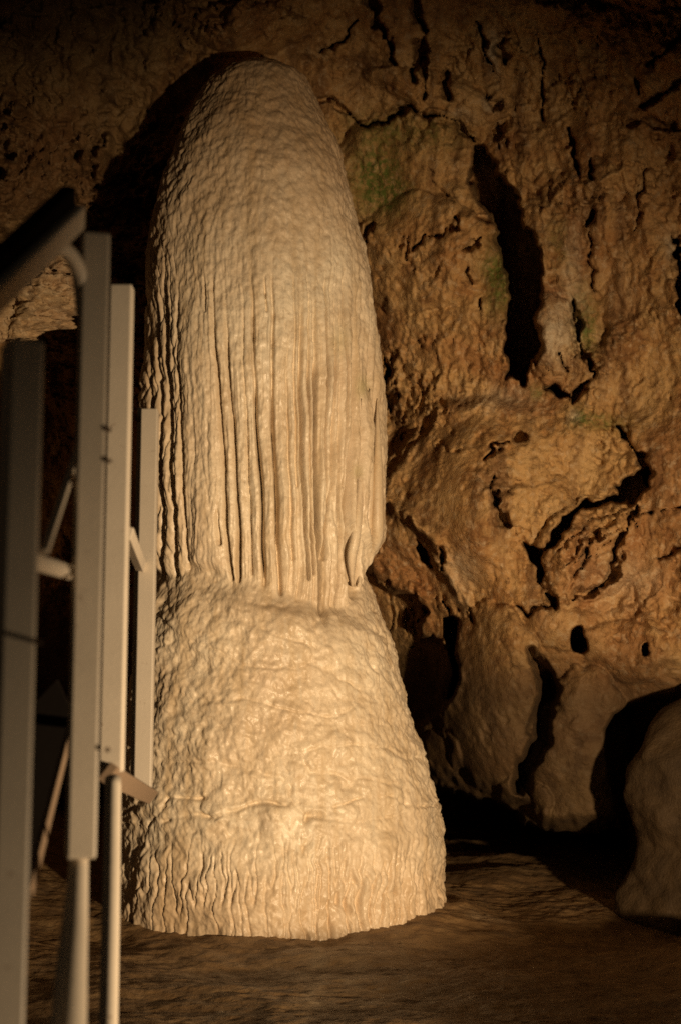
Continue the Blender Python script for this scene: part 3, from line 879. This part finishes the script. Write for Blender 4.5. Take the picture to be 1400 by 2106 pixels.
def prism(name, mat, rings, bevel=0.004, cap=True):
    """a bar swept through rings of four corner points"""
    bm = bmesh.new()
    vv = [[bm.verts.new(p) for p in r] for r in rings]
    for a, b in zip(vv[:-1], vv[1:]):
        for i in range(4):
            bm.faces.new((a[i], a[(i + 1) % 4], b[(i + 1) % 4], b[i]))
    bm.faces.new(vv[0][::-1]); bm.faces.new(vv[-1])
    bmesh.ops.recalc_face_normals(bm, faces=bm.faces)
    if bevel:
        bmesh.ops.bevel(bm, geom=list(bm.edges), offset=bevel, segments=2, profile=0.5, affect='EDGES')
    me = bpy.data.meshes.new(name)
    bm.to_mesh(me); bm.free()
    return link(name, me, mat, rail)

def post(name, x0, x1, ytop, ybot, Y, depth, mat=None, bevel=0.004, turn=0.0):
    """upright box: its front face seen from x0 to x1 between ytop and ybot at depth Y"""
    A = at(x0, ytop, Y); B = at(x1, ytop, Y); Zb = at(x0, ybot, Y)[2]
    xa, xb, zt = A[0], B[0], A[2]
    ring = lambda z: [(xa, Y, z), (xb, Y + turn, z), (xb - turn * depth / (xb - xa), Y + depth + turn, z), (xa - turn * depth / (xb - xa), Y + depth, z)]
    return prism(name, mat or M_PAINT, [ring(Zb), ring(zt)], bevel)

def bar(name, p0, p1, w, h, mat=None, bevel=0.003, side=None):
    p0, p1 = np.array(p0, float), np.array(p1, float)
    t = (p1 - p0) / np.linalg.norm(p1 - p0)
    s = np.array(side, float) if side is not None else np.array([0, 1.0, 0])
    s = s - t * s.dot(t); s /= np.linalg.norm(s)
    u = np.cross(s, t)
    ring = lambda c: [tuple(c + s * w / 2 * a + u * h / 2 * b) for a, b in ((-1, -1), (1, -1), (1, 1), (-1, 1))]
    return prism(name, mat or M_PAINT, [ring(p0), ring(p1)], bevel)

post("post", 22, 88, 692, 2300, 2.2, 0.055, bevel=0.006, turn=0.022)
post("post", 170, 226, 474, 1768, 2.65, 0.035, bevel=0.005, turn=0.013)
post("post", 226, 272, 583, 1588, 3.7, 0.050, bevel=0.005)
post("post", 291, 324, 840, 1621, 5.2, 0.060, bevel=0.003)
post("post_flange", 283, 291.5, 838, 1612, 5.25, 0.02, bevel=0.001)
post("post_flange", 146, 154, 1480, 1768, 2.8, 0.02, bevel=0.001)
# pipes that carry it
me = tube([at(163, 1764, 2.69), at(156, 1880, 2.62), at(148, 1990, 2.52), at(140, 2130, 2.42), at(124, 2400, 2.3)], [0.0165, 0.021, 0.025, 0.0285, 0.031], seg=24, sub=8); me.name = "support_pipe"
link("support_pipe", me, M_PAINT, rail)
me = tube([at(233, 1604, 3.55), at(229, 1850, 3.3), at(223, 2130, 3.05), at(220, 2350, 2.9)], [0.019] * 4, seg=20, sub=8); me.name = "support_pipe"
link("support_pipe", me, M_PAINT, rail)
bar("bottom_rail", at(222, 1590, 3.62), at(312, 1638, 5.2), 0.05, 0.022, M_RUST, 0.002)
# sloping handrail with a dark grip on top
bar("handrail", at(-120, 713, 1.95), at(158, 445, 2.62), 0.045, 0.034, M_PAINT, 0.006)
bar("handrail_grip", at(-120, 661, 1.97), at(142, 410, 2.60), 0.050, 0.028, M_DARK, 0.005)
me = tube([at(96, 520, 2.55), at(124, 508, 2.58), at(150, 530, 2.62), at(166, 575, 2.66), at(170, 650, 2.68)], [0.011, 0.013, 0.014, 0.014, 0.012], seg=12, sub=6); me.name = "curved_bracket"
link("curved_bracket", me, M_PAINT, rail)
bar("brace", at(168, 905, 2.9), at(92, 1135, 2.35), 0.010, 0.014, M_PAINT, 0.002)
bar("cross_stub", at(60, 1152, 2.3), at(146, 1178, 2.75), 0.020, 0.022, M_PAINT, 0.004)
bar("cross_stub", at(262, 1095, 4.1), at(290, 1165, 5.2), 0.03, 0.035, M_PAINT, 0.003)
bar("stringer", at(152, 1470, 3.4), at(60, 1835, 2.6), 0.02, 0.012, M_RUST, 0.002)
# flat side plate behind the nearest post
def plate(name, px, Y0, Y1, mat, th_=0.012):
    P = [at(x, y, Y) for (x, y), Y in zip(px, np.linspace(Y0, Y1, len(px)))]
    bm = bmesh.new()
    a = [bm.verts.new(p) for p in P]; b = [bm.verts.new(p + np.array([0, th_, 0])) for p in P]
    n = len(P)
    bm.faces.new(a); bm.faces.new(b[::-1])
    for i in range(n): bm.faces.new((a[i], b[i], b[(i + 1) % n], a[(i + 1) % n]))
    bmesh.ops.recalc_face_normals(bm, faces=bm.faces)
    me = bpy.data.meshes.new(name); bm.to_mesh(me); bm.free()
    return link(name, me, mat, rail)
plate("side_plate", [(20, 1500), (118, 1398), (152, 1474), (70, 1800), (20, 1800)], 3.35, 3.35, M_DARK)
# bolts on the far post
for x, y, yb in ((287, 1492, 5.24), (287, 1560, 5.24), (286, 862, 5.24), (225, 884, 2.66), (225.5, 948, 2.66), (222, 1542, 2.66), (20, 762, 2.2), (84, 1322, 2.2)):
    me = tube([at(x, y, yb), at(x, y, yb + 0.03)], [0.0024 * yb - 0.0016] * 2, seg=8, sub=1); me.name = "bolt"
    link("bolt", me, M_RUST, rail)
